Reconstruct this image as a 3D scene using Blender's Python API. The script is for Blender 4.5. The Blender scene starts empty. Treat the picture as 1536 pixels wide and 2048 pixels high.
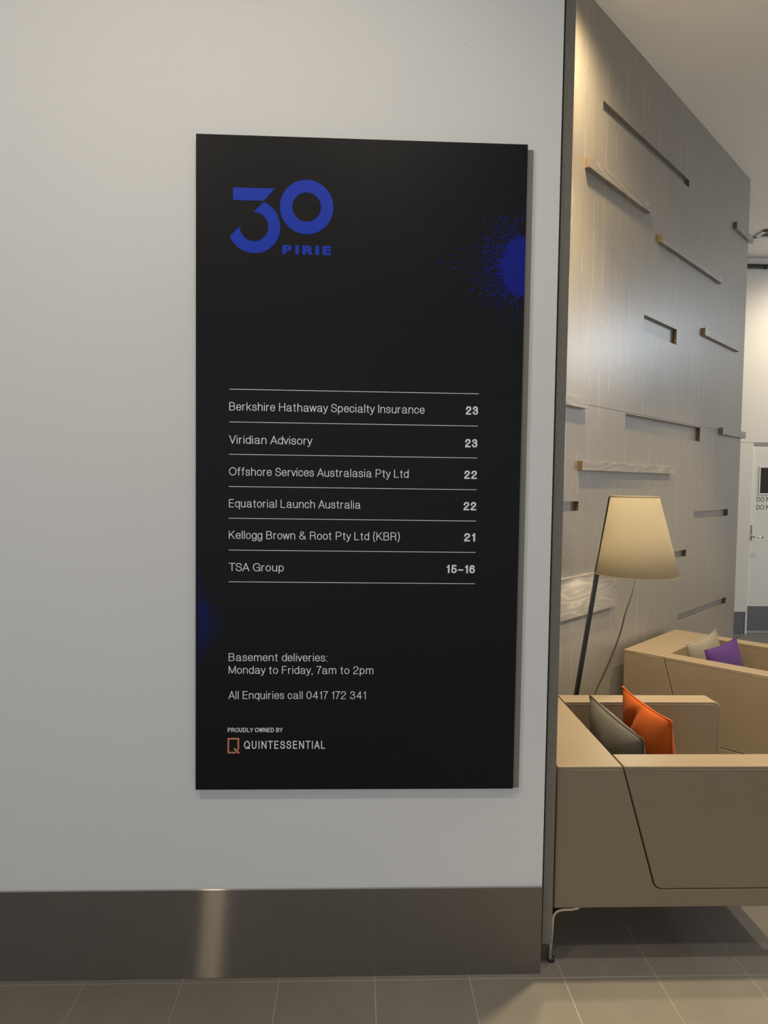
import bpy, bmesh, math, random
from math import sin, cos, pi, radians, sqrt
from mathutils import Vector, Matrix
random.seed(30)
S = bpy.context.scene
COL = S.collection

# ---------------------------------------------------------------- camera
FPX, PITCH, YAW, ROLL, CAM_D, CAM_H = 1370.0, 0.047578, 0.038333, 0.013831, 2.10827, 1.57457
cy_, sy_, cp_, sp_ = cos(YAW), sin(YAW), cos(PITCH), sin(PITCH)
fw = Vector((sy_*cp_, cy_*cp_, -sp_)); rt = Vector((cy_, -sy_, 0)); up = rt.cross(fw)
r2 = cos(ROLL)*rt + sin(ROLL)*up; u2 = -sin(ROLL)*rt + cos(ROLL)*up
cam = bpy.data.cameras.new('camera'); cam_o = bpy.data.objects.new('camera', cam); COL.objects.link(cam_o)
cam_o.matrix_world = Matrix(((r2.x, u2.x, -fw.x, 0), (r2.y, u2.y, -fw.y, -CAM_D), (r2.z, u2.z, -fw.z, CAM_H), (0, 0, 0, 1)))
cam.sensor_fit = 'VERTICAL'; cam.sensor_height = 36.0; cam.sensor_width = 27.0
cam.lens = FPX/2048*36.0; cam.clip_start = 0.05; cam.clip_end = 100
S.camera = cam_o

# ---------------------------------------------------------------- world, lights, exposure
S.view_settings.view_transform = 'Standard'; S.view_settings.look = 'None'
S.view_settings.exposure = 0.0; S.view_settings.gamma = 1.0; S.view_settings.use_curve_mapping = False
w = bpy.data.worlds.new('daylight'); S.world = w; w.use_nodes = True
w.node_tree.nodes['Background'].inputs[0].default_value = (0.80, 0.90, 1.0, 1)
w.node_tree.nodes['Background'].inputs[1].default_value = 0.11
WARM = (1.0, 0.80, 0.50); SOFTWARM = (1.0, 0.88, 0.72); COOL = (0.78, 0.88, 1.0)
def spot(loc, target, power, color, angle, blend=0.5, radius=0.05):
    l = bpy.data.lights.new('downlight', 'SPOT'); l.energy = power; l.color = color
    l.spot_size = radians(angle); l.spot_blend = blend; l.shadow_soft_size = radius
    o = bpy.data.objects.new('downlight', l); COL.objects.link(o); o.location = loc
    o.rotation_euler = (Vector(target)-Vector(loc)).to_track_quat('-Z', 'Y').to_euler(); return o
def area(loc, target, power, color, sx, sy):
    l = bpy.data.lights.new('window_and_fill_light', 'AREA'); l.shape = 'RECTANGLE'; l.size = sx; l.size_y = sy
    l.energy = power; l.color = color
    o = bpy.data.objects.new('window_and_fill_light', l); COL.objects.link(o); o.location = loc
    o.rotation_euler = (Vector(target)-Vector(loc)).to_track_quat('-Z', 'Y').to_euler(); return o
spot((1.12, 0.41, 3.86), (1.12, 0.43, 0), 410, WARM, 92, 0.8, 0.05)        # lounge downlight between wall end and timber wall
spot((1.00, 0.78, 3.86), (1.03, 0.76, 0), 200, WARM, 156, 0.9, 0.06)        # wide washer close to the timber wall
spot((4.30, -0.53, 3.86), (1.95, -0.35, 0), 270, SOFTWARM, 42, 0.5, 0.03)   # downlight over the lobby floor
spot((3.30, 1.60, 3.86), (2.5, 1.3, 0), 330, WARM, 66, 0.6, 0.05)           # downlight over the second armchair
spot((4.80, 3.90, 3.86), (4.60, 4.9, 1.8), 120, SOFTWARM, 120, 0.8, 0.05)   # wall washer at the door wall
spot((-1.3, -1.75, 3.86), (-0.8, 0, 1.7), 98, SOFTWARM, 100, 0.9, 0.10)    # lobby downlights in front of the white wall
spot((0.10, -1.75, 3.86), (-0.2, 0, 1.7), 76, SOFTWARM, 80, 0.9, 0.10)
area((-1.0, -7.5, 1.7), (-1.0, 0, 1.3), 175, COOL, 16.0, 3.0)               # street glazing behind the viewer
area((-1.68, -7.0, 1.9), (-1.68, 0, 1.9), 11, SOFTWARM, .24, 3.6)           # bright slot of glazing beside the entrance
area((8.6, 3.6, 3.66), (1.0, 1.1, 2.2), 55, COOL, 1.0, .4)                  # high window across the lounge
area((9.5, 1.0, 1.5), (1.0, 1.4, 2.6), 110, (0.96, 0.97, 1.0), 5.0, 2.4)    # added unseen fill from the right, lifts the ceiling and timber wall

# ---------------------------------------------------------------- helpers
def link(o, parent=None):
    COL.objects.link(o)
    if parent: o.parent = parent
    return o
def obj(name, bm, mats, parent=None, smooth=False, bevel=0, segs=3, angle=35):
    bmesh.ops.recalc_face_normals(bm, faces=bm.faces)
    me = bpy.data.meshes.new(name); bm.to_mesh(me); bm.free()
    for m in (mats if isinstance(mats, (list, tuple)) else [mats]): me.materials.append(m)
    o = bpy.data.objects.new(name, me); link(o, parent)
    if bevel:
        b = o.modifiers.new('bevel', 'BEVEL'); b.width = bevel; b.segments = segs; b.limit_method = 'ANGLE'; b.angle_limit = radians(angle)
        b.harden_normals = False
    if smooth or bevel:
        for p in me.polygons: p.use_smooth = True
        if bevel:
            wn = o.modifiers.new('normals', 'WEIGHTED_NORMAL'); wn.keep_sharp = True
    return o
def tag(o, label=None, cat=None, group=None, kind=None):
    for k, v in (('label', label), ('category', cat), ('group', group), ('kind', kind)):
        if v: o[k] = v
    return o
def thing(name, loc, label, cat, group=None, rz=0):
    o = bpy.data.objects.new(name, None); COL.objects.link(o); o.location = loc; o.rotation_euler = (0, 0, rz)
    o.empty_display_size = .1
    return tag(o, label, cat, group)
def box(bm, x0, x1, y0, y1, z0, z1, mi=0):
    vs = [bm.verts.new(p) for p in ((x0,y0,z0),(x1,y0,z0),(x1,y1,z0),(x0,y1,z0),(x0,y0,z1),(x1,y0,z1),(x1,y1,z1),(x0,y1,z1))]
    for f in ((0,3,2,1),(4,5,6,7),(0,1,5,4),(1,2,6,5),(2,3,7,6),(3,0,4,7)):
        bm.faces.new([vs[i] for i in f]).material_index = mi
def bx(*a, **k):
    bm = bmesh.new(); box(bm, *a, **k); return bm
def prism_xz(poly, y0, y1):
    bm = bmesh.new()
    a = [bm.verts.new((x, y0, z)) for x, z in poly]; b = [bm.verts.new((x, y1, z)) for x, z in poly]
    n = len(poly); bm.faces.new(a); bm.faces.new(b[::-1])
    for i in range(n): bm.faces.new((a[i], b[i], b[(i+1)%n], a[(i+1)%n]))
    return bm
def tube(bm, pts, r, n=8, closed=False):
    pts = [Vector(p) for p in pts]; rings = []; N = len(pts)
    ref = None
    for i, p in enumerate(pts):
        if closed: t = pts[(i+1)%N]-pts[i-1]
        else: t = pts[min(i+1, N-1)]-pts[max(i-1, 0)]
        t.normalize()
        if ref is None:
            ref = Vector((0,0,1)) if abs(t.z) < .9 else Vector((1,0,0))
        a = (ref-ref.dot(t)*t).normalized(); b = t.cross(a); ref = a
        rr = r[i] if isinstance(r, (list, tuple)) else r
        rings.append([bm.verts.new(p+rr*(cos(2*pi*k/n)*a+sin(2*pi*k/n)*b)) for k in range(n)])
    for i in range(N if closed else N-1):
        A, B = rings[i], rings[(i+1)%N]
        for k in range(n): bm.faces.new((A[k], A[(k+1)%n], B[(k+1)%n], B[k]))
    if not closed: bm.faces.new(rings[0][::-1]); bm.faces.new(rings[-1])
    return bm
def lathe(bm, prof, c=(0,0), n=48, closed=False):
    rings = [[bm.verts.new((c[0]+r*cos(2*pi*k/n), c[1]+r*sin(2*pi*k/n), z)) for k in range(n)] for r, z in prof]
    m = len(rings)
    for i in range(m if closed else m-1):
        A, B = rings[i], rings[(i+1)%m]
        for k in range(n): bm.faces.new((A[k], A[(k+1)%n], B[(k+1)%n], B[k]))
    if not closed: bm.faces.new(rings[0][::-1]); bm.faces.new(rings[-1])
    return bm
def catmull(P, n=8):
    P = [Vector(p) for p in P]; out = []
    for i in range(len(P)-1):
        a, b, c, d = P[max(i-1,0)], P[i], P[i+1], P[min(i+2,len(P)-1)]
        for k in range(n):
            t = k/n; out.append(.5*((2*b)+(c-a)*t+(2*a-5*b+4*c-d)*t*t+(3*b-a-3*c+d)*t**3))
    return out+[P[-1]]

# ---------------------------------------------------------------- materials
class NT:
    def __init__(s, name):
        s.m = bpy.data.materials.new(name); s.m.use_nodes = True; s.t = s.m.node_tree; s.b = s.t.nodes['Principled BSDF']
    def n(s, ty, **k):
        o = s.t.nodes.new(ty)
        for a, v in k.items(): setattr(o, a, v)
        return o
    def l(s, a, b): s.t.links.new(a, b)
    def tex(s): return s.n('ShaderNodeTexCoord').outputs['Object']
    def mapping(s, scale, src=None, loc=(0,0,0), rot=(0,0,0)):
        m = s.n('ShaderNodeMapping'); m.inputs['Scale'].default_value = scale; m.inputs['Location'].default_value = loc
        m.inputs['Rotation'].default_value = rot
        s.l(src or s.tex(), m.inputs['Vector']); return m.outputs['Vector']
    def noise(s, scale, vec, detail=4, rough=.6):
        o = s.n('ShaderNodeTexNoise'); o.inputs['Scale'].default_value = scale; o.inputs['Detail'].default_value = detail
        o.inputs['Roughness'].default_value = rough
        s.l(vec, o.inputs['Vector']); return o.outputs['Fac']
    def ramp(s, fac, stops):
        o = s.n('ShaderNodeValToRGB'); e = o.color_ramp.elements
        while len(e) < len(stops): e.new(.5)
        for i, (p, c) in enumerate(stops): e[i].position = p; e[i].color = tuple(c)+(1,) if len(c) == 3 else c
        s.l(fac, o.inputs[0]); return o.outputs[0]
    def mix(s, fac, a, b, mode='MIX'):
        o = s.n('ShaderNodeMix', data_type='RGBA', blend_type=mode)
        for i, v in ((0, fac), (6, a), (7, b)):
            if hasattr(v, 'links') or hasattr(v, 'is_linked'): s.l(v, o.inputs[i])
            elif i == 0: o.inputs[0].default_value = v
            else: o.inputs[i].default_value = tuple(v)+(1,)
        return o.outputs[2]
    def math(s, op, a, b=0.0):
        o = s.n('ShaderNodeMath', operation=op)
        for i, v in ((0, a), (1, b)):
            if hasattr(v, 'is_linked'): s.l(v, o.inputs[i])
            else: o.inputs[i].default_value = v
        return o.outputs[0]
    def bump(s, h, strength, dist=.002):
        o = s.n('ShaderNodeBump'); o.inputs['Strength'].default_value = strength; o.inputs['Distance'].default_value = dist
        s.l(h, o.inputs['Height']); s.l(o.outputs[0], s.b.inputs['Normal'])
    def base(s, c):
        if hasattr(c, 'is_linked'): s.l(c, s.b.inputs['Base Color'])
        else: s.b.inputs['Base Color'].default_value = tuple(c)+(1,)
    def set(s, rough=None, metal=None, spec=None):
        if rough is not None: s.b.inputs['Roughness'].default_value = rough
        if metal is not None: s.b.inputs['Metallic'].default_value = metal
        if spec is not None: s.b.inputs['Specular IOR Level'].default_value = spec
        return s.m
def simple(name, c, rough=.5, metal=0, spec=.5, var=.06, scale=30, bump=0, bscale=None):
    t = NT(name); v = t.tex(); n = t.noise(scale, v)
    t.base(t.mix(n, [x*(1-var) for x in c], [min(1, x*(1+var)) for x in c]))
    if bump: t.bump(t.noise(bscale or scale*8, v), bump, .001)
    return t.set(rough, metal, spec)

def mat_paint(name, c, streak=True):
    t = NT(name); v = t.tex()
    big = t.noise(.9, v, 3); fine = t.noise(1.0, t.mapping((3, 3, 40)), 4)
    col = t.mix(big, [x*.96 for x in c], [min(1, x*1.03) for x in c])
    if streak: col = t.mix(t.math('MULTIPLY', fine, .12), col, [x*.82 for x in c])
    t.base(col); t.bump(t.noise(60, t.mapping((1, 1, 2.5))), .12, .002)
    return t.set(.75, 0, .3)
M = {}
M['white_wall'] = mat_paint('white_wall_paint', (.72, .71, .69))
M['ceiling'] = mat_paint('ceiling_paint', (.88, .86, .82), False)
M['door_wall'] = mat_paint('back_wall_paint', (.76, .715, .63), False)
M['door'] = simple('door_paint', (.74, .715, .64), .4)
M['panel_black'] = simple('matt_black_print', (.008, .008, .009), .45, 0, .14, .05, 4)
M['blue'] = simple('blue_print', (.008, .038, .44), .42, 0, .2, .04, 20)
M['deep_blue'] = simple('deep_blue_print', (.003, .008, .22), .42, 0, .2, .04, 20)
M['white_print'] = simple('white_lettering', (.84, .84, .84), .5, 0, .3, .02)
M['copper_print'] = simple('copper_lettering', (.62, .21, .12), .5, 0, .3, .02)
M['black_print'] = simple('black_lettering', (.02, .02, .022), .5, 0, .3, .02)
M['backing'] = simple('backing_board', (.19, .17, .14), .6)
M['dark_void'] = simple('dark_shadow_gap', (.02, .02, .02), .8)
M['steel_grey'] = simple('grey_kick_steel', (.16, .16, .165), .4, .3)
M['lacquer_black'] = simple('black_lacquer', (.012, .012, .014), .35)
M['chrome'] = simple('satin_chrome', (.62, .60, .57), .22, 1.0, .5, .03)
M['rubber'] = simple('black_rubber', (.012, .012, .016), .6)
M['cord'] = simple('cord_sheath', (.10, .085, .065), .5)
M['bulb'] = simple('frosted_glass_bulb', (.8, .78, .72), .3)
M['glass_dark'] = simple('dark_vision_glass', (.045, .042, .028), .08, 0, .6)
M['vent'] = simple('vent_dark_metal', (.16, .15, .14), .5, .3)
M['white_metal'] = simple('white_powder_coat', (.75, .73, .69), .4)
M['block_end'] = simple('golden_end_grain', (.15, .105, .055), .6, 0, .3, .15, 60)

# cerused timber veneer; object x runs along the wall, z up
def mat_veneer(name, horiz=False, c=(.235, .209, .171)):
    t = NT(name); tc = t.tex()
    sep = t.n('ShaderNodeSeparateXYZ'); t.l(tc, sep.inputs[0])
    U, Z = (sep.outputs['Z'], sep.outputs['X']) if horiz else (sep.outputs['X'], sep.outputs['Z'])
    cmb = t.n('ShaderNodeCombineXYZ'); t.l(U, cmb.inputs[0]); t.l(Z, cmb.inputs[2]); v = cmb.outputs[0]
    grain = t.noise(1, t.mapping((140, 1, 1.6), v), 6, .7)
    broad = t.noise(1, t.mapping((9, 1, .5), v), 3)
    col = t.mix(grain, [x*.66 for x in c], [x*1.30 for x in c])
    col = t.mix(t.math('MULTIPLY', broad, .5), col, [x*.78 for x in c])
    if horiz:
        band = t.noise(1, t.mapping((8, 1, 1.1), v), 2, .5)
        wob = t.math('SINE', t.math('MULTIPLY', band, 75))
        col = t.mix(t.math('MULTIPLY', t.math('GREATER_THAN', wob, .55), .30), col, [x*.55 for x in c])
        col = t.mix(t.math('MULTIPLY', t.math('LESS_THAN', wob, -.78), .35), col, [min(1, x*1.6) for x in c])
    else:
        wig = t.noise(1, t.mapping((4, 1, 3.5), v), 3)
        uu = t.math('ADD', U, t.math('MULTIPLY', t.math('SUBTRACT', wig, .5), .055))
        cell = t.math('DIVIDE', uu, .112)
        fr = t.math('FRACT', cell); d = t.math('ABSOLUTE', t.math('SUBTRACT', fr, .5))
        line = t.math('LESS_THAN', d, .017)
        fl = t.math('FLOOR', cell)
        c2 = t.n('ShaderNodeCombineXYZ'); t.l(t.math('MULTIPLY', fl, 7.31), c2.inputs[0]); t.l(t.math('MULTIPLY', Z, 2.0), c2.inputs[2])
        on = t.noise(1, c2.outputs[0], 3, .7)
        col = t.mix(t.math('MULTIPLY', line, t.math('MULTIPLY', t.math('GREATER_THAN', on, .53), .6)), col, [.44, .41, .35])
        col = t.mix(t.math('MULTIPLY', line, t.math('MULTIPLY', t.math('LESS_THAN', on, .49), .65)), col, [x*.5 for x in c])
        crk = t.noise(1, t.mapping((42, 1, 1.1), v, (3.3, 0, 1.7)), 4, .6)
        dd = t.math('ABSOLUTE', t.math('SUBTRACT', crk, .5))
        col = t.mix(t.math('MULTIPLY', t.math('LESS_THAN', dd, .006), .22), col, [x*.55 for x in c])
        crk2 = t.noise(1, t.mapping((30, 1, .9), v, (9.1, 0, 4.4)), 4, .6)
        col = t.mix(t.math('MULTIPLY', t.math('GREATER_THAN', crk2, .70), .35), col, [.38, .35, .30])
    t.base(col); t.bump(grain, .10, .001)
    return t.set(.34, 0, .5)
M['veneer'] = mat_veneer('limed_timber_veneer')
M['veneer_h'] = mat_veneer('limed_timber_block', True, (.235, .209, .171))
M['trim_wood'] = simple('dark_stained_edge', (.16, .145, .12), .5, 0, .4, .2, 60)

def mat_floor():
    t = NT('stone_floor_tile'); v = t.tex()
    sep = t.n('ShaderNodeSeparateXYZ'); t.l(v, sep.inputs[0])
    def line(o, off, period, half):
        f = t.math('FRACT', t.math('ADD', t.math('DIVIDE', t.math('ADD', o, off), period), 100.5))
        return t.math('LESS_THAN', t.math('ABSOLUTE', t.math('SUBTRACT', f, .5)), half/period)
    g = t.math('MAXIMUM', line(sep.outputs['X'], .8289, .3, .0016), line(sep.outputs['Y'], .0265, .6, .0019))
    ca = t.math('FLOOR', t.math('DIVIDE', t.math('ADD', sep.outputs['X'], .8289), .3))
    cb = t.math('FLOOR', t.math('DIVIDE', t.math('ADD', sep.outputs['Y'], .0265), .6))
    cc = t.n('ShaderNodeCombineXYZ'); t.l(ca, cc.inputs[0]); t.l(cb, cc.inputs[1])
    wn = t.n('ShaderNodeTexWhiteNoise'); t.l(cc.outputs[0], wn.inputs[0])
    c = (.215, .195, .165)
    col = t.mix(t.noise(7, v, 5), [x*.78 for x in c], [x*1.22 for x in c])
    col = t.mix(t.math('MULTIPLY', t.noise(240, v, 2), .35), col, [x*.7 for x in c])
    col = t.mix(t.math('MULTIPLY', wn.outputs['Value'], .22), col, [x*.80 for x in c])
    sp = t.math('GREATER_THAN', t.noise(160, v, 1), .78)
    col = t.mix(t.math('MULTIPLY', sp, .4), col, [.06, .055, .05])
    patch = t.noise(2.0, v, 2)
    gc = t.mix(patch, [.17, .15, .13], [.46, .43, .37])
    t.base(t.mix(g, col, gc)); t.bump(t.noise(90, v, 4), .08, .002)
    return t.set(.48, 0, .45)
M['floor'] = mat_floor()

def mat_brushed():
    t = NT('brushed_steel_skirting'); v = t.tex()
    br = t.noise(1, t.mapping((3, 3, 260)), 3); sm = t.noise(5, v, 4)
    col = t.mix(br, [.175, .150, .12], [.215, .187, .15])
    t.base(t.mix(t.math('MULTIPLY', sm, .5), col, [.165, .14, .11]))
    # horizontal brushing: the normal is scattered up and down, hardly sideways
    def rnd(k):
        w_ = t.n('ShaderNodeTexWhiteNoise'); t.l(t.mapping((k, 1, k*1.37)), w_.inputs[0]); return w_.outputs['Value']
    z = t.math('MULTIPLY', t.math('SUBTRACT', t.math('ADD', rnd(91731.0), rnd(67129.0)), 1.0), .75)
    cb = t.n('ShaderNodeCombineXYZ'); cb.inputs[1].default_value = -1; t.l(z, cb.inputs[2])
    nv = t.n('ShaderNodeVectorMath', operation='NORMALIZE'); t.l(cb.outputs[0], nv.inputs[0]); t.l(nv.outputs[0], t.b.inputs['Normal'])
    return t.set(.06, 1.0)
M['skirting'] = mat_brushed()

def mat_leather():
    t = NT('tan_leather'); v = t.tex(); c = (.215, .166, .106)
    t.base(t.mix(t.noise(3, v, 3), [x*.93 for x in c], [x*1.06 for x in c]))
    vo = t.n('ShaderNodeTexVoronoi'); vo.inputs['Scale'].default_value = 420; t.l(v, vo.inputs['Vector'])
    t.bump(vo.outputs['Distance'], .08, .0006)
    return t.set(.46, 0, .45)
M['leather'] = mat_leather()
M['piping'] = simple('leather_piping', (.235, .185, .12), .4)
def mat_fabric(name, c, var=.35, rough=.95):
    t = NT(name); v = t.tex()
    n = t.noise(150, v, 3, .8); n2 = t.noise(90, v, 3, .7)
    col = t.mix(n, [x*(1-var) for x in c], [min(1, x*(1+var)) for x in c])
    col = t.mix(t.math('MULTIPLY', n2, .4), col, [x*(1-var*.6) for x in c])
    t.base(col); t.bump(n, .5, .0015)
    t.b.inputs['Sheen Weight'].default_value = .04
    return t.set(rough, 0, .2)
M['fab_grey'] = mat_fabric('charcoal_wool', (.13, .124, .11), .75)
M['fab_grey_pipe'] = mat_fabric('dark_wool_piping', (.06, .057, .05), .3)
M['fab_orange'] = mat_fabric('orange_wool', (.47, .095, .011), .18)
M['fab_orange_pipe'] = mat_fabric('orange_piping', (.40, .075, .009), .18)
M['fab_beige'] = mat_fabric('oatmeal_wool', (.20, .18, .14), .5)
M['fab_purple'] = mat_fabric('purple_wool', (.055, .019, .125), .2)
M['fab_purple_pipe'] = mat_fabric('purple_piping', (.05, .02, .11), .2)
def mat_shade():
    t = NT('linen_lamp_shade'); v = t.tex(); c = (.45, .40, .30)
    n = t.noise(1, t.mapping((40, 40, 500)), 3); n2 = t.noise(1, t.mapping((300, 300, 12)), 3)
    col = t.mix(n, [x*.94 for x in c], [min(1, x*1.04) for x in c])
    col = t.mix(t.math('MULTIPLY', n2, .2), col, [x*.9 for x in c])
    t.base(col); t.bump(n, .1, .001); t.set(.85, 0, .2)
    tr = t.n('ShaderNodeBsdfTranslucent'); t.l(col, tr.inputs[0]); mx = t.n('ShaderNodeMixShader'); mx.inputs[0].default_value = .45
    t.l(t.b.outputs[0], mx.inputs[1]); t.l(tr.outputs[0], mx.inputs[2])
    t.l(mx.outputs[0], t.t.nodes['Material Output'].inputs['Surface']); return t.m
M['shade'] = mat_shade()

# ---------------------------------------------------------------- structure
CEIL = 3.89
WX = 0.603
tag(obj('floor', bx(-6, 10, -8, 6, -.1, 0), M['floor']), kind='structure')
tag(obj('ceiling', bx(-6, 10, -8, 6, CEIL, CEIL+.1), M['ceiling']), kind='structure')
tag(obj('wall_front', bx(-6, WX, 0, .15, 0, CEIL), M['white_wall']), kind='structure')
sk = obj('baseboard_front', bx(-.8195, WX-.001, -.008, -.0005, .001, .284), M['skirting'], bevel=0)
tag(sk, kind='structure')
tag(obj('baseboard_front', bx(-6, -.821, -.008, -.0005, .001, .284), M['skirting']), kind='structure')
# timber edge boards at the end of the white wall
tr = bpy.data.objects.new('trim_1', None); COL.objects.link(tr); tag(tr, kind='structure')
obj('edge_board', bx(.6115, .6250, .012, .15, .085, CEIL), M['trim_wood'], tr, bevel=.001, segs=1)
obj('edge_board', bx(.6268, .6420, .010, .15, .083, CEIL), M['trim_wood'], tr, bevel=.001, segs=1)
obj('edge_inlay', bx(.6250, .6268, .0125, .15, .085, CEIL), simple('pale_edge_inlay', (.30, .26, .20), .5), tr)
obj('shadow_gap', bx(.6032, .6115, .03, .15, .10, CEIL), M['dark_void'], tr)

# timber feature wall, 45 degrees, built in its own axes: x along the wall, y into the wall
Q = sqrt(2)
PD = .024
WEND = 2.955*Q
def rects():
    R = [  # x0, x1 (plan x), z0, z1, depth
        (1.196, 2.050, 3.426, 3.472, PD), (1.606, 1.962, 2.432, 2.526, PD), (1.458, 2.306, 1.859, 1.953, PD),
        (0.620, 1.093, 1.432, 1.480, PD), (2.256, 2.776, 1.339, 1.388, PD), (1.740, 2.173, 1.094, 1.140, PD),
        (2.092, 2.798, 0.671, 0.719, PD)]
    return [(a*Q, b*Q, c, d, e) for a, b, c, d, e in R] + [(0.01, WEND-.001, 1.9595, 1.9620, .003)]
def wall_mesh():
    bm = bmesh.new(); R = rects(); T = .16
    xs = sorted({0.0, WEND, *[v for r in R for v in r[:2]]}); zs = sorted({0.0, CEIL, *[v for r in R for v in r[2:4]]})
    dep = {}
    V = {}
    def vt(x, y, z):
        k = (round(x, 5), round(y, 5), round(z, 5))
        if k not in V: V[k] = bm.verts.new(k)
        return V[k]
    def face(ps, mi=0):
        f = bm.faces.new([vt(*p) for p in ps]); f.material_index = mi
    for i in range(len(xs)-1):
        for j in range(len(zs)-1):
            cx, cz = (xs[i]+xs[i+1])/2, (zs[j]+zs[j+1])/2
            dep[i, j] = next((r[4] for r in R if r[0] < cx < r[1] and r[2] < cz < r[3]), 0.0)
    for (i, j), d in dep.items():
        x0, x1, z0, z1 = xs[i], xs[i+1], zs[j], zs[j+1]
        face([(x0,d,z0),(x1,d,z0),(x1,d,z1),(x0,d,z1)])
        if i < len(xs)-2:
            e = dep[i+1, j]
            if e != d: face([(x1,d,z0),(x1,e,z0),(x1,e,z1),(x1,d,z1)], 1)
        if j < len(zs)-2:
            e = dep[i, j+1]
            if e != d: face([(x0,d,z1),(x1,d,z1),(x1,e,z1),(x0,e,z1)])
    for x in (0, WEND):
        for j in range(len(zs)-1): face([(x,0,zs[j]),(x,T,zs[j]),(x,T,zs[j+1]),(x,0,zs[j+1])])
    face([(0,T,0),(WEND,T,0),(WEND,T,CEIL),(0,T,CEIL)])
    return bm
WO = Vector((0, .152, 0))
bm = wall_mesh()
bmesh.ops.recalc_face_normals(bm, faces=bm.faces)
wr = obj('wall_right', bm, [M['veneer'], M['block_end']]); wr.location = WO; wr.rotation_euler = (0, 0, pi/4); tag(wr, kind='structure')
for a, b, c, d in [(1.070, 1.600, 3.082, 3.134), (1.716, 2.498, 2.966, 3.013), (2.694, 2.990, 3.420, 3.468), (2.275, 2.818, 2.562, 2.611),
                   (0.640, 1.108, 1.936, 1.986), (2.590, 2.985, 1.930, 1.979), (1.080, 1.940, 1.632, 1.680), (0.640, 1.388, .908, 1.112)]:
    bm = bx(a*Q, b*Q, -PD, -.0003, c, d)
    for f in bm.faces:
        if abs(f.calc_center_median().x-a*Q) < 1e-4 or abs(f.calc_center_median().x-b*Q) < 1e-4: f.material_index = 1
    obj('timber_block', bm, [M['veneer_h'], M['block_end']], wr, bevel=.0015, segs=2)

# wall with the door, beyond the timber wall
YB = 4.889
DX = 4.105
bm = bx(-2.5, 10, YB+.06, YB+.2, 0, CEIL); box(bm, -2.5, 10, YB+.006, YB+.0595, 2.013, CEIL)
tag(obj('wall_back', bm, M['door_wall']), kind='structure')
tag(obj('wall_left_light_stop', bx(-2.6, -2.5, .15, 5.1, 0, CEIL), M['door_wall']), kind='structure')  # unseen wall, added to keep outside light from leaking onto the back wall
bm = bmesh.new(); box(bm, -2.5, DX, YB, YB+.06, .234, 2.008); box(bm, 5.06, 10, YB, YB+.06, .234, 2.008)
tag(obj('trim_2', bm, M['door_wall'], bevel=.003, segs=1), kind='structure')
tag(obj('baseboard_back', bx(-2.5, DX-.022, YB+.004, YB+.06, .0, .232), M['steel_grey']), kind='structure')
tag(obj('baseboard_back', bx(5.062, 10, YB+.004, YB+.06, .0, .232), M['steel_grey']), kind='structure')
tag(obj('trim_3', bx(DX-.020, DX+.0, YB-.001, YB+.06, .0, .234), M['white_metal']), kind='structure')
dr = bpy.data.objects.new('door_1', None); COL.objects.link(dr); dr.location = (DX, YB, 0); tag(dr, kind='structure')
obj('door_leaf', bx(.012, .93, .028, .055, .028, 1.975), M['door'], dr, bevel=.002, segs=1)
obj('kick_plate', bx(.014, .92, .025, .0285, .032, .292), M['steel_grey'], dr)
bm = bmesh.new()
for a in ((.085, .098, 1.470, 1.765), (.33, .343, 1.470, 1.765), (.098, .330, 1.470, 1.484), (.098, .330, 1.751, 1.765)): box(bm, a[0], a[1], .020, .029, a[2], a[3])
vf = obj('window_frame', bm, M['white_metal'], dr)
obj('window_pane', bx(.097, .331, .0245, .0285, 1.483, 1.752), M['glass_dark'], vf)
h = obj('handle_plate', bx(.014, .034, .018, .028, .985, 1.150), M['chrome'], dr, bevel=.002)
bm = bmesh.new(); tube(bm, [(.024, .018, 1.028), (.024, -.030, 1.028), (.030, -.038, 1.028), (.120, -.038, 1.026)], .008, 10)
obj('lever', bm, M['chrome'], h, smooth=True)
# dark head rail below the ceiling
rl = thing('head_rail', (3.2, YB-.036, 3.80), 'dark metal rail running along the pale back wall just below the ceiling', 'rail')
obj('rail', bx(0, 4.2, -.02, .04, -.012, .018), M['lacquer_black'], rl)
bm = bmesh.new(); lathe(bm, [(.004, -.026), (.010, -.024), (.010, -.0125), (.004, -.012)], (.93, 0), 12); obj('rail_stop', bm, M['lacquer_black'], rl, smooth=True)
# ceiling air diffuser
cd = thing('ceiling_diffuser', (3.66, 4.085, CEIL), 'pale rectangular air diffuser with dark slots set in the ceiling beyond the timber wall', 'vent')
bm = bmesh.new()
for a in ((0, .62, 0, .035), (0, .62, .165, .20), (0, .04, 0, .20), (.58, .62, 0, .20)): box(bm, a[0], a[1], a[2], a[3], -.014, -.0005)
obj('diffuser_frame', bm, M['white_metal'], cd, bevel=.002, segs=1)
obj('diffuser_core', bx(.04, .58, .035, .165, -.005, -.001), M['vent'], cd)
for k in range(3):
    y = .055+.036*k; b_ = bmesh.new(); box(b_, .04, .58, y, y+.012, -.012, -.004); obj('louvre', b_, M['vent'], cd)

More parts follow.
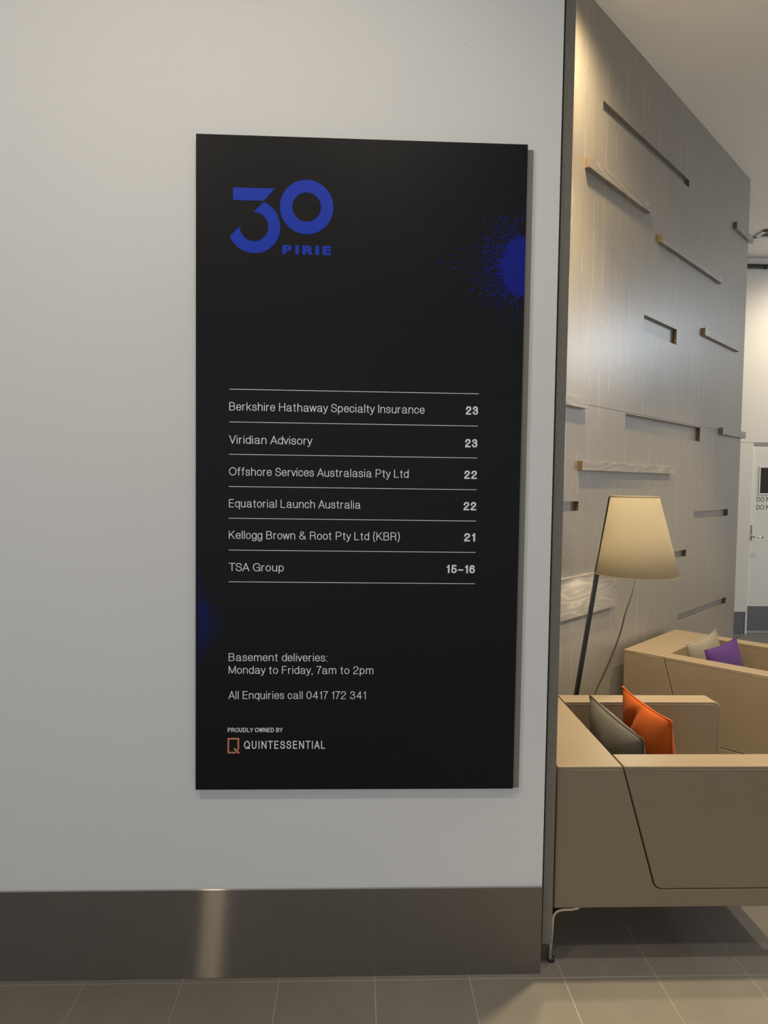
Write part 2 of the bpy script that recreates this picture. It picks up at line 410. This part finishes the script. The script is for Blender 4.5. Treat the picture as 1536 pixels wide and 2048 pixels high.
# ---------------------------------------------------------------- lettering
# monoline letterforms: centre lines on a 100-unit cap height (x height 72)
GL = {
'A': (66, "M0 0 L33 100 L66 0;M10 31 L56 31"), 'B': (57, "M0 0 L0 100;M4 100 L32 100 C59 100 59 53 32 53 L4 53;M30 53 L32 53 C65 53 65 0 32 0 L4 0"),
'D': (62, "M0 0 L0 100;M4 100 L26 100 C48 100 62 82 62 50 C62 18 48 0 26 0 L4 0"), 'E': (48, "M48 100 L0 100 L0 0 L49 0;M0 53 L45 53"),
'F': (46, "M46 100 L0 100 L0 0;M0 51 L42 51"), 'G': (70, "M68 72 C64 90 52 100 37 100 C14 100 0 80 0 50 C0 20 14 0 37 0 C57 0 69 14 70 36 L70 47 L38 47;M70 44 L70 0"),
'H': (60, "M0 0 L0 100;M60 0 L60 100;M0 53 L60 53"), 'I': (0, "M0 0 L0 100"), 'K': (56, "M0 0 L0 100;M0 36 L54 100;M20 58 L57 0"),
'L': (45, "M0 100 L0 0 L46 0"), 'M': (72, "M0 0 L0 100 L36 6 L72 100 L72 0"), 'N': (60, "M0 0 L0 100 L60 0 L60 100"),
'O': (76, "O38 50 38 50"), 'P': (55, "M0 0 L0 100;M4 100 L30 100 C63 100 63 44 30 44 L4 44"), 'Q': (76, "O38 50 38 50;M48 22 L74 -3"),
'R': (58, "M0 0 L0 100;M4 100 L32 100 C63 100 63 50 32 50 L4 50;M32 50 C52 50 54 40 54 26 C54 12 55 5 58 0"),
'S': (56, "M53 73 C51 90 42 100 28 100 C12 100 3 90 3 76 C3 60 14 56 29 52 C46 48 56 42 56 26 C56 10 45 0 29 0 C12 0 1 10 0 29"),
'T': (60, "M0 100 L60 100;M30 100 L30 0"), 'U': (56, "M0 100 L0 36 C0 12 9 0 28 0 C47 0 56 12 56 36 L56 100"), 'V': (62, "M0 100 L31 0 L62 100"),
'W': (92, "M0 100 L23 0 L46 100 L69 0 L92 100"), 'Y': (62, "M0 100 L31 44 L62 100;M31 44 L31 0"),
'&': (64, "M66 0 L20 60;M20 60 L17 63 C11 70 9 76 9 82 C9 94 17 100 26 100 C36 100 43 93 43 83 C43 72 34 66 24 59;M24 59 C10 50 0 42 0 26 C0 10 12 0 27 0 C44 0 57 14 60 42"),
'(': (14, "M14 108 C-4 72 -4 14 14 -22"), ')': (14, "M0 108 C18 72 18 14 0 -22"), ',': (4, "M3 2 L3 -4 L-1 -17"), ':': (2, "M0 0 L0 1;M0 66 L0 67"),
'\u2013': (48, "M0 37 L48 37"),
'a': (50, "M2 54 C4 66 11 72 23 72 C37 72 44 65 44 52 L44 12 C44 3 46 -1 52 0;M44 44 C40 38 30 40 18 37 C6 34 0 29 0 18 C0 6 8 0 19 0 C34 0 44 10 44 26"),
'b': (46, "M0 100 L0 0;O23 36 23 36"), 'c': (44, "M43 50 C41 64 34 72 23 72 C8 72 0 58 0 36 C0 14 8 0 23 0 C34 0 41 8 43 23"),
'd': (46, "O23 36 23 36;M46 100 L46 0"), 'e': (46, "M4 38 L44 38;M46 38 C46 60 38 72 23 72 C8 72 0 58 0 36 C0 14 8 0 23 0 C34 0 42 7 45 19"),
'f': (22, "M8 0 L8 82 C8 96 13 101 22 100;M-3 71 L20 71"), 'g': (46, "O23 36 23 36;M46 71 L46 -4 C46 -20 38 -28 23 -28 C11 -28 4 -22 2 -12"),
'h': (44, "M0 0 L0 100;M0 44 C0 62 9 72 23 72 C38 72 44 63 44 46 L44 0"), 'i': (0, "M0 0 L0 71;M0 98 L0 100"),
'k': (42, "M0 0 L0 100;M0 26 L40 71;M15 43 L43 0"), 'l': (0, "M0 0 L0 100"),
'm': (76, "M0 0 L0 71;M0 46 C0 62 8 72 20 72 C33 72 38 63 38 48 L38 0;M38 46 C38 62 46 72 58 72 C71 72 76 63 76 48 L76 0"),
'n': (44, "M0 0 L0 71;M0 44 C0 62 9 72 23 72 C38 72 44 63 44 46 L44 0"), 'o': (48, "O24 36 24 36"),
'p': (46, "M0 71 L0 -27;O23 36 23 36"), 'q': (46, "O23 36 23 36;M46 71 L46 -27"), 'r': (22, "M0 0 L0 71;M0 40 C0 60 8 71 22 70"),
's': (42, "M39 53 C37 66 31 72 20 72 C8 72 2 65 2 55 C2 44 10 41 22 38 C34 35 41 31 41 19 C41 7 33 0 21 0 C8 0 1 7 0 20"),
't': (22, "M9 90 L9 14 C9 2 13 -1 21 0;M-2 71 L20 71"), 'u': (44, "M0 71 L0 26 C0 9 7 0 21 0 C35 0 44 10 44 28;M44 71 L44 0"),
'v': (44, "M0 71 L22 0 L44 71"), 'w': (70, "M0 71 L17 0 L35 71 L53 0 L70 71"), 'y': (44, "M0 71 L23 2;M45 71 L21 -6 C16 -22 12 -28 1 -27"),
'0': (52, "O26 50 26 50"), '1': (26, "M4 79 C11 80 15 83 18 90;M21 100 L21 0"),
'2': (50, "M1 70 C2 90 12 100 26 100 C41 100 50 91 50 76 C50 62 42 54 30 43 C14 30 2 20 1 0 L51 0"),
'3': (52, "M3 77 C5 91 12 100 26 100 C40 100 48 91 48 77 C48 62 40 54 22 54;M24 54 C42 54 52 44 52 28 C52 11 41 0 26 0 C11 0 2 9 1 24"),
'4': (54, "M41 0 L41 100;M38 95 L1 27;M0 27 L56 27"), '5': (51, "M47 100 L8 100 L3 49 C9 56 16 60 26 60 C41 60 51 49 51 31 C51 12 41 0 25 0 C11 0 2 8 0 22"),
'6': (52, "O26 31 26 31;M48 80 C45 93 38 100 27 100 C9 100 0 80 0 48 L0 36"),
'7': (50, "M0 100 L50 100 C34 78 20 48 17 0"),
}
ROUND = set('OQGScdegoqse06'); DIAG = set('AVWYvwy7T')
def parse(path):
    out = []
    for sub in path.split(';'):
        if sub[0] == 'O':
            cx, cy, rx, ry = map(float, sub[1:].split())
            out.append(([(cx+rx*cos(2*pi*k/28), cy+ry*sin(2*pi*k/28)) for k in range(28)], True)); continue
        pts = []; tk = sub.replace('M', ' M ').replace('L', ' L ').replace('C', ' C ').split(); i = 0; cmd = None
        while i < len(tk):
            if tk[i] in 'MLC': cmd = tk[i]; i += 1; continue
            if cmd in 'ML': pts.append((float(tk[i]), float(tk[i+1]))); i += 2
            else:
                p = pts[-1]; a, b, c = [(float(tk[i+2*k]), float(tk[i+2*k+1])) for k in range(3)]; i += 6
                for s in range(1, 9):
                    t = s/8; m = 1-t
                    pts.append(tuple(m**3*p[q]+3*m*m*t*a[q]+3*m*t*t*b[q]+t**3*c[q] for q in (0, 1)))
        out.append((pts, False))
    return out
PATHS = {k: (v[0], parse(v[1])) for k, v in GL.items()}
def ribbon(bm, pts, w, closed, put):
    """a stroke of width w along a polyline, with mitred joints and square ends"""
    P = [Vector((p[0], p[1])) for p in pts]; Q_ = [P[0]]
    for p in P[1:]:
        if (p-Q_[-1]).length > 1e-6: Q_.append(p)
    P = Q_; n = len(P)
    if not closed:
        P[0] = P[0]+(P[0]-P[1]).normalized()*w/2; P[-1] = P[-1]+(P[-1]-P[-2]).normalized()*w/2
    L = []; R = []
    for i in range(n):
        a = P[i]-P[i-1] if (closed or i > 0) else P[1]-P[0]
        b = P[(i+1)%n]-P[i] if (closed or i < n-1) else P[-1]-P[-2]
        a = a.normalized(); b = b.normalized()
        na = Vector((-a.y, a.x)); nb = Vector((-b.y, b.x)); m = na+nb
        if m.length < .35: m = na.copy()
        m.normalize(); k = 1/max(m.dot(na), .45)
        L.append(put(P[i]+m*w/2*k)); R.append(put(P[i]-m*w/2*k))
    Lv = [bm.verts.new(p) for p in L]; Rv = [bm.verts.new(p) for p in R]
    for i in range(n if closed else n-1):
        j = (i+1)%n
        try: bm.faces.new((Lv[i], Rv[i], Rv[j], Lv[j]))
        except ValueError: pass
lay = [0]
def corners(q):
    out = [[q[0]]]
    for i in range(1, len(q)-1):
        out[-1].append(q[i]); a = Vector(q[i])-Vector(q[i-1]); b = Vector(q[i+1])-Vector(q[i])
        if a.length > 1e-6 and b.length > 1e-6 and a.angle(b) > .7: out.append([q[i]])
    out[-1].append(q[-1]); return out
def layout(text, wt, track):
    """x positions in cap-height units, and total outer width"""
    x = 0; pos = []
    for i, ch in enumerate(text):
        if ch == ' ': x += .30; continue
        gw = PATHS[ch][0]/100*(1-wt)+wt
        sb = .045 if ch in ROUND else (.005 if ch in DIAG else .075)
        if pos: x += sb
        pos.append((ch, x)); x += gw+sb+track
    last = text[-1]; sb = .045 if last in ROUND else (.005 if last in DIAG else .075)
    return pos, x-sb-track
def text_bm(bm, text, x0, x1, z0, cap, wt, y, track=0.0, sx=None):
    """lettering in an x-z plane at depth y, from x0 to x1, baseline z0, cap height cap, stroke weight wt*cap"""
    pos, W = layout(text, wt, track)
    k = (x1-x0)/(W*cap) if sx is None else sx
    for ch, px in pos:
        for pts, cl in PATHS[ch][1]:
            q = [(px+wt/2+a/100*(1-wt), wt/2+b/100*(1-wt)) for a, b in pts]
            for seg in ([q] if cl else corners(q)):
                lay[0] = (lay[0]+1)%6; dy = .00005*lay[0]
                ribbon(bm, seg, wt, cl, lambda p: (x0+p.x*cap*k, y-dy, z0+p.y*cap))
    return bm
def decal(name, bm, m, parent):
    o = obj(name, bm, m, parent); return o

# ---------------------------------------------------------------- the directory sign
sg = thing('directory_sign', (0, 0, 0), 'tall black building directory panel with white lettering mounted on the white wall', 'sign')
SX0, SX1, SZ0, SZ1 = -.4890, .4967, .6115, 2.5835
obj('sign_panel', bx(SX0, SX1, -.022, -.014, SZ0, SZ1), M['panel_black'], sg, bevel=.0008, segs=1)
obj('backing_board', bx(SX0+.02, SX1+.0195, -.014, -.0005, SZ0+.0, SZ1-.012), M['backing'], sg)
YD = -.0226
# building emblem: a ring and a cut arc
def arc_band(bm, c, r0, r1, a0, a1, n=64, sx=1.0, e0=None, e1=None):
    A = [bm.verts.new((c[0]+r0*sx*cos(a0+(a1-a0)*k/n), YD, c[1]+r0*sin(a0+(a1-a0)*k/n))) for k in range(n+1)]
    B = [bm.verts.new((c[0]+r1*sx*cos(a0+(a1-a0)*k/n), YD, c[1]+r1*sin(a0+(a1-a0)*k/n))) for k in range(n+1)]
    for k in range(n): bm.faces.new((A[k], A[k+1], B[k+1], B[k]))
bm = bmesh.new()
arc_band(bm, (-.1627, 2.3803), .0425, .0793, 0, 2*pi, 96)
# the 3: arc from the top cut, round the right, to the lower left cut
c3 = (-.3180, 2.3190); n = 72
def on(r, deg): return (c3[0]+r*cos(radians(deg)), c3[1]+r*sin(radians(deg)))
RO, RI = .0775, .0425
aO0, aO1 = 68, -157; aI0, aI1 = 92, -179
A = [bm.verts.new((on(RO, aO0+(aO1-aO0)*k/n)[0], YD, on(RO, aO0+(aO1-aO0)*k/n)[1])) for k in range(n+1)]
B = [bm.verts.new((on(RI, aI0+(aI1-aI0)*k/n)[0], YD, on(RI, aI0+(aI1-aI0)*k/n)[1])) for k in range(n+1)]
for k in range(n): bm.faces.new((A[k], A[k+1], B[k+1], B[k]))
bm.faces.new([bm.verts.new((x, YD, z)) for x, z in ((-.3804, 2.4313), (-.3803, 2.3948), (-.2892, 2.3948), (-.2568, 2.4318))])
em = decal('building_emblem', bm, M['blue'], sg)
em['label'] = 'bold blue numeral emblem'
bm = bmesh.new(); text_bm(bm, 'PIRIE', -.2335, -.0893, 2.2412, .0268, .26, YD, .10); decal('building_name', bm, M['blue'], sg)
# directory rows
LIGHT, BOLD = .084, .172
names = [("Berkshire Hathaway Specialty Insurance", .1989, 1.7752, "23", .3250), ("Viridian Advisory", -.1400, 1.6760, "23", .3245),
         ("Offshore Services Australasia Pty Ltd", .1533, 1.5802, "22", .3240), ("Equatorial Launch Australia", .0075, 1.4840, "22", .3236),
         ("Kellogg Brown & Root Pty Ltd (KBR)", .1294, 1.3883, "21", .3270), ("TSA Group", -.2231, 1.2901, "15\u201316", .2741)]
for t_, xr, z, num, xn in names:
    bm = bmesh.new(); text_bm(bm, t_, -.3892, xr, z, .0247, LIGHT, YD); decal('tenant_name', bm, M['white_print'], sg)
    bm = bmesh.new(); text_bm(bm, num, xn, .3624, z-.0005+.0003*(num == "23"), .0253, BOLD, YD); decal('floor_number', bm, M['white_print'], sg)
for z in (1.8385, 1.7408, 1.6438, 1.5467, 1.4507, 1.3540, 1.2572):
    decal('divider_line', bx(-.3895, .3632, YD, -.0219, z-.0008, z+.0008), M['white_print'], sg)
bm = bmesh.new()
text_bm(bm, "Basement deliveries:", -.3888, -.0879, 1.0134, .0244, LIGHT, YD); text_bm(bm, "Monday to Friday, 7am to 2pm", -.3887, .0540, .9742, .0244, LIGHT, YD)
decal('delivery_notice', bm, M['white_print'], sg)
bm = bmesh.new(); text_bm(bm, "All Enquiries call 0417 172 341", -.3889, .0324, .8960, .0244, LIGHT, YD); decal('enquiry_notice', bm, M['white_print'], sg)
bm = bmesh.new(); text_bm(bm, "PROUDLY OWNED BY", -.3909, -.2229, .7924, .0138, .15, YD); decal('owner_caption', bm, M['white_print'], sg)
bm = bmesh.new(); text_bm(bm, "QUINTESSENTIAL", -.3411, -.0924, .7402, .0250, .125, YD, .12); decal('owner_name', bm, M['white_print'], sg)
bm = bmesh.new()
ribbon(bm, [(-.3680, .7285), (-.3891, .7285), (-.3891, .7720), (-.3584, .7720), (-.3584, .7400)], .0050, False, lambda p: (p.x, YD, p.y))
ribbon(bm, [(-.3690, .7395), (-.3580, .7285)], .0062, False, lambda p: (p.x, YD, p.y))
decal('owner_emblem', bm, M['copper_print'], sg)
# sprayed pigment bursts, printed on the panel
def blob(bm, x, z, rx, rz, ang, n=7):
    vs = []
    for k in range(n):
        a = 2*pi*k/n; j = random.uniform(.75, 1.2); px, pz = rx*cos(a)*j, rz*sin(a)*j
        X = min(max(x+px*cos(ang)-pz*sin(ang), SX0+.0006), SX1-.0006); vs.append(bm.verts.new((X, YD+.0002*random.random(), z+px*sin(ang)+pz*cos(ang))))
    bm.faces.new(vs)
bm = bmesh.new()
cx, cz = SX1, 2.222
pts = []
for k in range(90):
    a = pi/2+pi*k/89; r = random.uniform(.86, 1.04)
    pts.append((min(SX1-.0006, cx+.076*r*cos(a)), cz+.098*r*sin(a)))
bm.faces.new([bm.verts.new((x, YD, z)) for x, z in pts])
def spray(cx, cz, n, side, kx, kz, spread, smin, smax, core):
    for _ in range(n):
        a = random.gauss(0, spread); d = core+abs(random.gauss(0, 1)) if random.random() < .72 else core+random.expovariate(.62)
        x = cx+side*kx*d*cos(a); z = cz+kz*d*sin(a)
        if not (SX0+.001 < x < SX1-.001): continue
        s = random.uniform(smin, smax)*(1.0 if random.random() < .93 else 1.8)
        blob(bm, x, z, s*random.uniform(1, 2.0), s*.8, math.atan2(z-cz, x-cx))
spray(cx, cz, 900, -1, .040, .058, .85, .0007, .0017, 1.55)
spray(cx, cz, 420, -1, .046, .058, .75, .0009, .0020, 1.35)
spray(cx, cz-.01, 90, -1, .085, .040, .55, .0008, .0021, 1.9)
for x, z, r in ((.418, 2.366, .0035), (.372, 2.367, .0026), (.395, 2.327, .003), (.371, 2.305, .003), (.373, 2.268, .004), (.40, 2.345, .002), (.431, 2.347, .0026), (.428, 2.31, .0035), (.282, 2.214, .004), (.425, 2.105, .0036)):
    blob(bm, x, z, r, r*.85, random.random(), 10)
decal('blue_spray_print', bm, M['deep_blue'], sg)
bm = bmesh.new()
for _ in range(2300):
    z = random.gauss(1.128, .046) if random.random() < .8 else random.gauss(1.15, .11)
    x = SX0+abs(random.gauss(0, .034))*math.exp(-((z-1.125)/.10)**2)+random.uniform(.001, .012)+(random.expovariate(22) if random.random() < .06 else 0)
    s = random.uniform(.00035, .00105)
    blob(bm, min(x, SX1-.01), z, s, s, 0, 5)
decal('blue_spray_print', bm, M['deep_blue'], sg)

# lettering on the far door
bm = bmesh.new()
for z in (1.394, 1.312):
    text_bm(bm, 'DO NOT', .072, None, z, .050, .11, .0272, 0, 1.03)
decal('door_lettering', bm, M['black_print'], dr)

# ---------------------------------------------------------------- armchairs
CH, CW, CL, CB = .660, .735, .885, .190
def armchair(loc, rz, label):
    t = thing('armchair', loc, label, 'armchair', None, rz)
    def arc(cx, cz, r, a0, a1, n=6): return [(cx+r*cos(radians(a0+(a1-a0)*k/n)), cz+r*sin(radians(a0+(a1-a0)*k/n))) for k in range(n+1)]
    # back and base: one L-shaped shell across the whole width
    L = [(0, CB), (CL, CB), (CL, .250)] + [(.352, .250), (.338, .254), (.328, .264), (.322, .280)] + [(.212, CH), (0, CH)]
    sh = obj('shell', prism_xz(L, 0, CW), M['leather'], t, bevel=.0040, segs=4, angle=40)
    g = .0006
    A = [(.2155+g*.4, CH), (.326+g, .281), (.331, .266), (.340, .2565), (.353, .2520), (CL, .2520), (CL, CH-.035)] + arc(CL-.035, CH-.035, .035, 0, 90)[1:]
    for y0, y1 in ((0, .100), (CW-.092, CW)):
        ar = obj('armrest', prism_xz(A, y0, y1), M['leather'], t, bevel=.0040, segs=4, angle=40)
        bm = bmesh.new()
        for y in (y0+.0022, y1-.0022):
            tube(bm, [(.2230, y, CH-.013), (CL-.04, y, CH-.013)] + [(CL-.013-.026+.026*sin(a), y, CH-.013-.026+.026*cos(a)) for a in (.4, .8, 1.2, 1.57)] + [(CL-.013, y, .27)], .0032, 6)
        obj('piping', bm, M['piping'], ar, smooth=True)
    bm = bmesh.new()
    for y in (.0022, CW-.0022): tube(bm, [(.006, y, CH-.013), (.2080, y, CH-.013)], .0032, 6)
    tube(bm, [(.0022, .006, CH-.013), (.0022, CW-.006, CH-.013)], .0032, 6)
    obj('piping', bm, M['piping'], sh, smooth=True)
    obj('seat', bx(.318, CL-.012, .1015, CW-.0935, .2515, .365), M['leather'], t, bevel=.022, segs=4)
    for sx, sy in ((0, 0), (0, 1), (1, 0), (1, 1)):
        X = (lambda v: CL-v) if sx else (lambda v: v); Y0 = .006 if not sy else CW-.036
        path = [(.092, CB-.001), (.082, CB-.009), (.066, CB-.013), (.030, CB-.014), (.016, CB-.018), (.007, CB-.028), (.004, CB-.044), (.002, CB-.10), (-.002, .014)]
        bm = bmesh.new(); th = .0085; rows = []
        for i, (x, z) in enumerate(path):
            a = Vector(path[max(i-1, 0)]); b = Vector(path[min(i+1, len(path)-1)]); d = (b-a).normalized(); nrm = Vector((-d.y, d.x))*th
            rows.append([bm.verts.new((X(x), Y0, z)), bm.verts.new((X(x), Y0+.030, z)), bm.verts.new((X(x-nrm.x), Y0+.030, z-nrm.y)), bm.verts.new((X(x-nrm.x), Y0, z-nrm.y))])
        for i in range(len(rows)-1):
            for k in range(4): bm.faces.new((rows[i][k], rows[i][(k+1)%4], rows[i+1][(k+1)%4], rows[i+1][k]))
        bm.faces.new(rows[0]); bm.faces.new(rows[-1][::-1])
        lg = obj('leg', bm, M['chrome'], t, bevel=.0012, segs=2, angle=50)
        bm = bmesh.new(); lathe(bm, [(.011, .0005), (.013, .003), (.013, .013), (.009, .0155)], (X(.0015), Y0+.015), 16)
        obj('glide', bm, M['rubber'], lg, smooth=True)
    return t
C1 = Vector((.652, .030, 0)); C2 = Vector((1.474, 1.571, 0)); R2 = radians(-46.0)
armchair(C1, 0, 'tan leather armchair beside the end of the white wall, holding grey and orange cushions')
armchair(C2, R2, 'tan leather armchair backed against the timber wall, holding beige and purple cushions')

# ---------------------------------------------------------------- cushions
def cushion(name, tl, tr, down, hgt, thick, mat, pmat, label, seed, crease=0):
    """square scatter cushion: tl, tr are its two top corners, down the direction of its sides"""
    rnd = random.Random(seed)
    tl, tr, down = Vector(tl), Vector(tr), Vector(down).normalized()
    ax = (tr-tl); wid = ax.length; ax.normalize(); dn = (down-down.dot(ax)*ax).normalized(); nn = ax.cross(dn).normalized()
    base = tl+ax*wid/2+dn*hgt; t = thing(name, base, label, 'cushion')
    N = 26; bm = bmesh.new(); c = tl+ax*wid/2+dn*hgt/2-base
    def P(u, v, side):
        e = 1-abs(u)**6; f = 1-abs(v)**6
        pu = u*(1-.075*(1-v*v)*abs(u)**2); pv = v*(1-.075*(1-u*u)*abs(v)**2)
        T = thick*(max(0, (1-u*u))**.55)*(max(0, (1-v*v))**.55)
        T *= 1+.06*sin(5*u+seed)*sin(4*v+seed*2)
        if crease and side < 0: T -= crease*.7*thick*math.exp(-((u*.75+v*.45+.48)/.10)**2)*(1-u*u)*(1-v*v)*1.2
        return c+ax*pu*wid/2+dn*pv*hgt/2+nn*side*T
    for side in (-1, 1):
        V = [[bm.verts.new(P(sin(pi/2*(-1+2*i/N)), sin(pi/2*(-1+2*j/N)), side)) for j in range(N+1)] for i in range(N+1)]
        for i in range(N):
            for j in range(N): bm.faces.new((V[i][j], V[i+1][j], V[i+1][j+1], V[i][j+1]))
    bmesh.ops.remove_doubles(bm, verts=bm.verts, dist=1e-5)
    cv = obj('cover', bm, mat, t, smooth=True)
    loop = []
    for k in range(24): loop.append(P(-1+2*k/24, -1, 0))
    for k in range(24): loop.append(P(1, -1+2*k/24, 0))
    for k in range(24): loop.append(P(1-2*k/24, 1, 0))
    for k in range(24): loop.append(P(-1, 1-2*k/24, 0))
    bm = bmesh.new(); tube(bm, loop, .0040, 6, True); obj('piping', bm, pmat, t, smooth=True)
    return t
cushion('cushion', (.950, .600, .712), (1.005, .205, .680), (.15, 0, -1), .298, .060, M['fab_grey'], M['fab_grey_pipe'], 'charcoal grey wool cushion leaning on the back of the armchair beside the white wall', 1)
cushion('cushion', (1.090, .615, .742), (1.124, .250, .730), (.12, 0, -1), .350, .056, M['fab_orange'], M['fab_orange_pipe'], 'bright orange wool cushion leaning against the charcoal cushion in the armchair', 2, 1)
def c2(lx, ly, z):
    return (C2.x+lx*cos(R2)-ly*sin(R2), C2.y+lx*sin(R2)+ly*cos(R2), z)
def c2d(lx, ly, z): return (lx*cos(R2)-ly*sin(R2), lx*sin(R2)+ly*cos(R2), z)
cushion('cushion', c2(.282, .605, .722), c2(.272, .165, .706), c2d(.22, 0, -1), .330, .048, M['fab_beige'], M['fab_beige'], 'speckled beige wool cushion behind the purple cushion in the armchair', 3)
cushion('cushion', c2(.408, .545, .708), c2(.374, .150, .695), c2d(.25, 0, -1), .322, .052, M['fab_purple'], M['fab_purple_pipe'], 'deep purple wool cushion in the armchair backed against the timber wall', 4)

# ---------------------------------------------------------------- floor lamp
lp = thing('floor_lamp', (1.05, .99, 0), 'slim black floor lamp with cream conical shade standing between armchair and timber wall', 'lamp')
LX, LY = 1.05, .99
bm = bmesh.new(); lathe(bm, [(.108, .0008), (.112, .004), (.112, .012), (.106, .016), (.02, .018)], (0, 0), 48)
obj('base', bm, M['lacquer_black'], lp, smooth=True)
def polex(z): return .946+.144*z-LX
bm = bmesh.new(); rows = []
for z, hw in ((.016, .0085), (.6, .0088), (1.16, .0085), (1.30, .0075), (1.508, .0055)):
    x = polex(z); y = .022; rows.append([bm.verts.new((x-hw, y-hw, z)), bm.verts.new((x+hw, y-hw, z)), bm.verts.new((x+hw, y+hw, z)), bm.verts.new((x-hw, y+hw, z))])
for i in range(len(rows)-1):
    for k in range(4): bm.faces.new((rows[i][k], rows[i][(k+1)%4], rows[i+1][(k+1)%4], rows[i+1][k]))
bm.faces.new(rows[0][::-1]); bm.faces.new(rows[-1])
obj('pole', bm, M['lacquer_black'], lp)
Cb = Vector((1.291-LX, 1.0-LY, 1.153)); Ct = Vector((1.2715-LX, 1.0-LY, 1.512)); rb, rtp = .188, .1085
bm = bmesh.new(); n = 96; R_ = []
for c, r in ((Cb, rb), (Ct, rtp), (Ct, rtp-.0025), (Cb, rb-.0025)):
    R_.append([bm.verts.new((c.x+r*cos(2*pi*k/n), c.y+r*sin(2*pi*k/n), c.z)) for k in range(n)])
for i in range(4):
    for k in range(n): bm.faces.new((R_[i][k], R_[i][(k+1)%n], R_[(i+1)%4][(k+1)%n], R_[(i+1)%4][k]))
shd = obj('lamp_shade', bm, M['shade'], lp)
for p in shd.data.polygons: p.use_smooth = abs(p.normal.z) < .9
for c, r in ((Cb, rb), (Ct, rtp)):
    bm = tube(bmesh.new(), [(c.x+r*cos(2*pi*k/64), c.y+r*sin(2*pi*k/64), c.z) for k in range(64)], .0014, 6, True)
    obj('shade_rim', bm, M['shade'], shd, smooth=True)
bm = bmesh.new(); tube(bm, [(polex(1.42), .022, 1.42), (Cb.x-.01, .012, 1.42)], .005, 8); obj('arm', bm, M['lacquer_black'], lp, smooth=True)
bm = bmesh.new(); lathe(bm, [(.006, 1.395), (.018, 1.397), (.018, 1.44), (.012, 1.445)], (Cb.x-.005, .010), 20); sk_ = obj('socket', bm, M['lacquer_black'], lp, smooth=True)
bm = bmesh.new(); lathe(bm, [(.008, 1.345), (.020, 1.350), (.024, 1.362), (.020, 1.378), (.012, 1.390), (.010, 1.394)], (Cb.x-.005, .010), 24); obj('bulb', bm, M['bulb'], sk_, smooth=True)
bm = bmesh.new()
tube(bm, catmull([(1.300-LX, .008, 1.42), (1.312-LX, .012, 1.41), (1.318-LX, .014, 1.35), (1.300-LX, .012, 1.25), (1.288-LX, .01, 1.15), (1.272-LX, .01, 1.055), (1.247-LX, .01, .973), (1.224-LX, .01, .872), (1.186-LX, .01, .762), (1.150-LX, .01, .674), (1.113-LX, .01, .585), (1.07-LX, .0, .40), (1.075-LX, -.02, .20), (1.12-LX, -.04, .024), (1.118-LX, -.06, .0215)], 6), .0038, 8)
obj('cord', bm, M['cord'], lp, smooth=True)
bl = bpy.data.lights.new('bulb_light', 'POINT'); bl.energy = 8.5; bl.color = (1.0, .91, .76); bl.shadow_soft_size = .035
blo = bpy.data.objects.new('bulb_light', bl); link(blo, lp); blo.location = (Cb.x-.005, .010, 1.245)
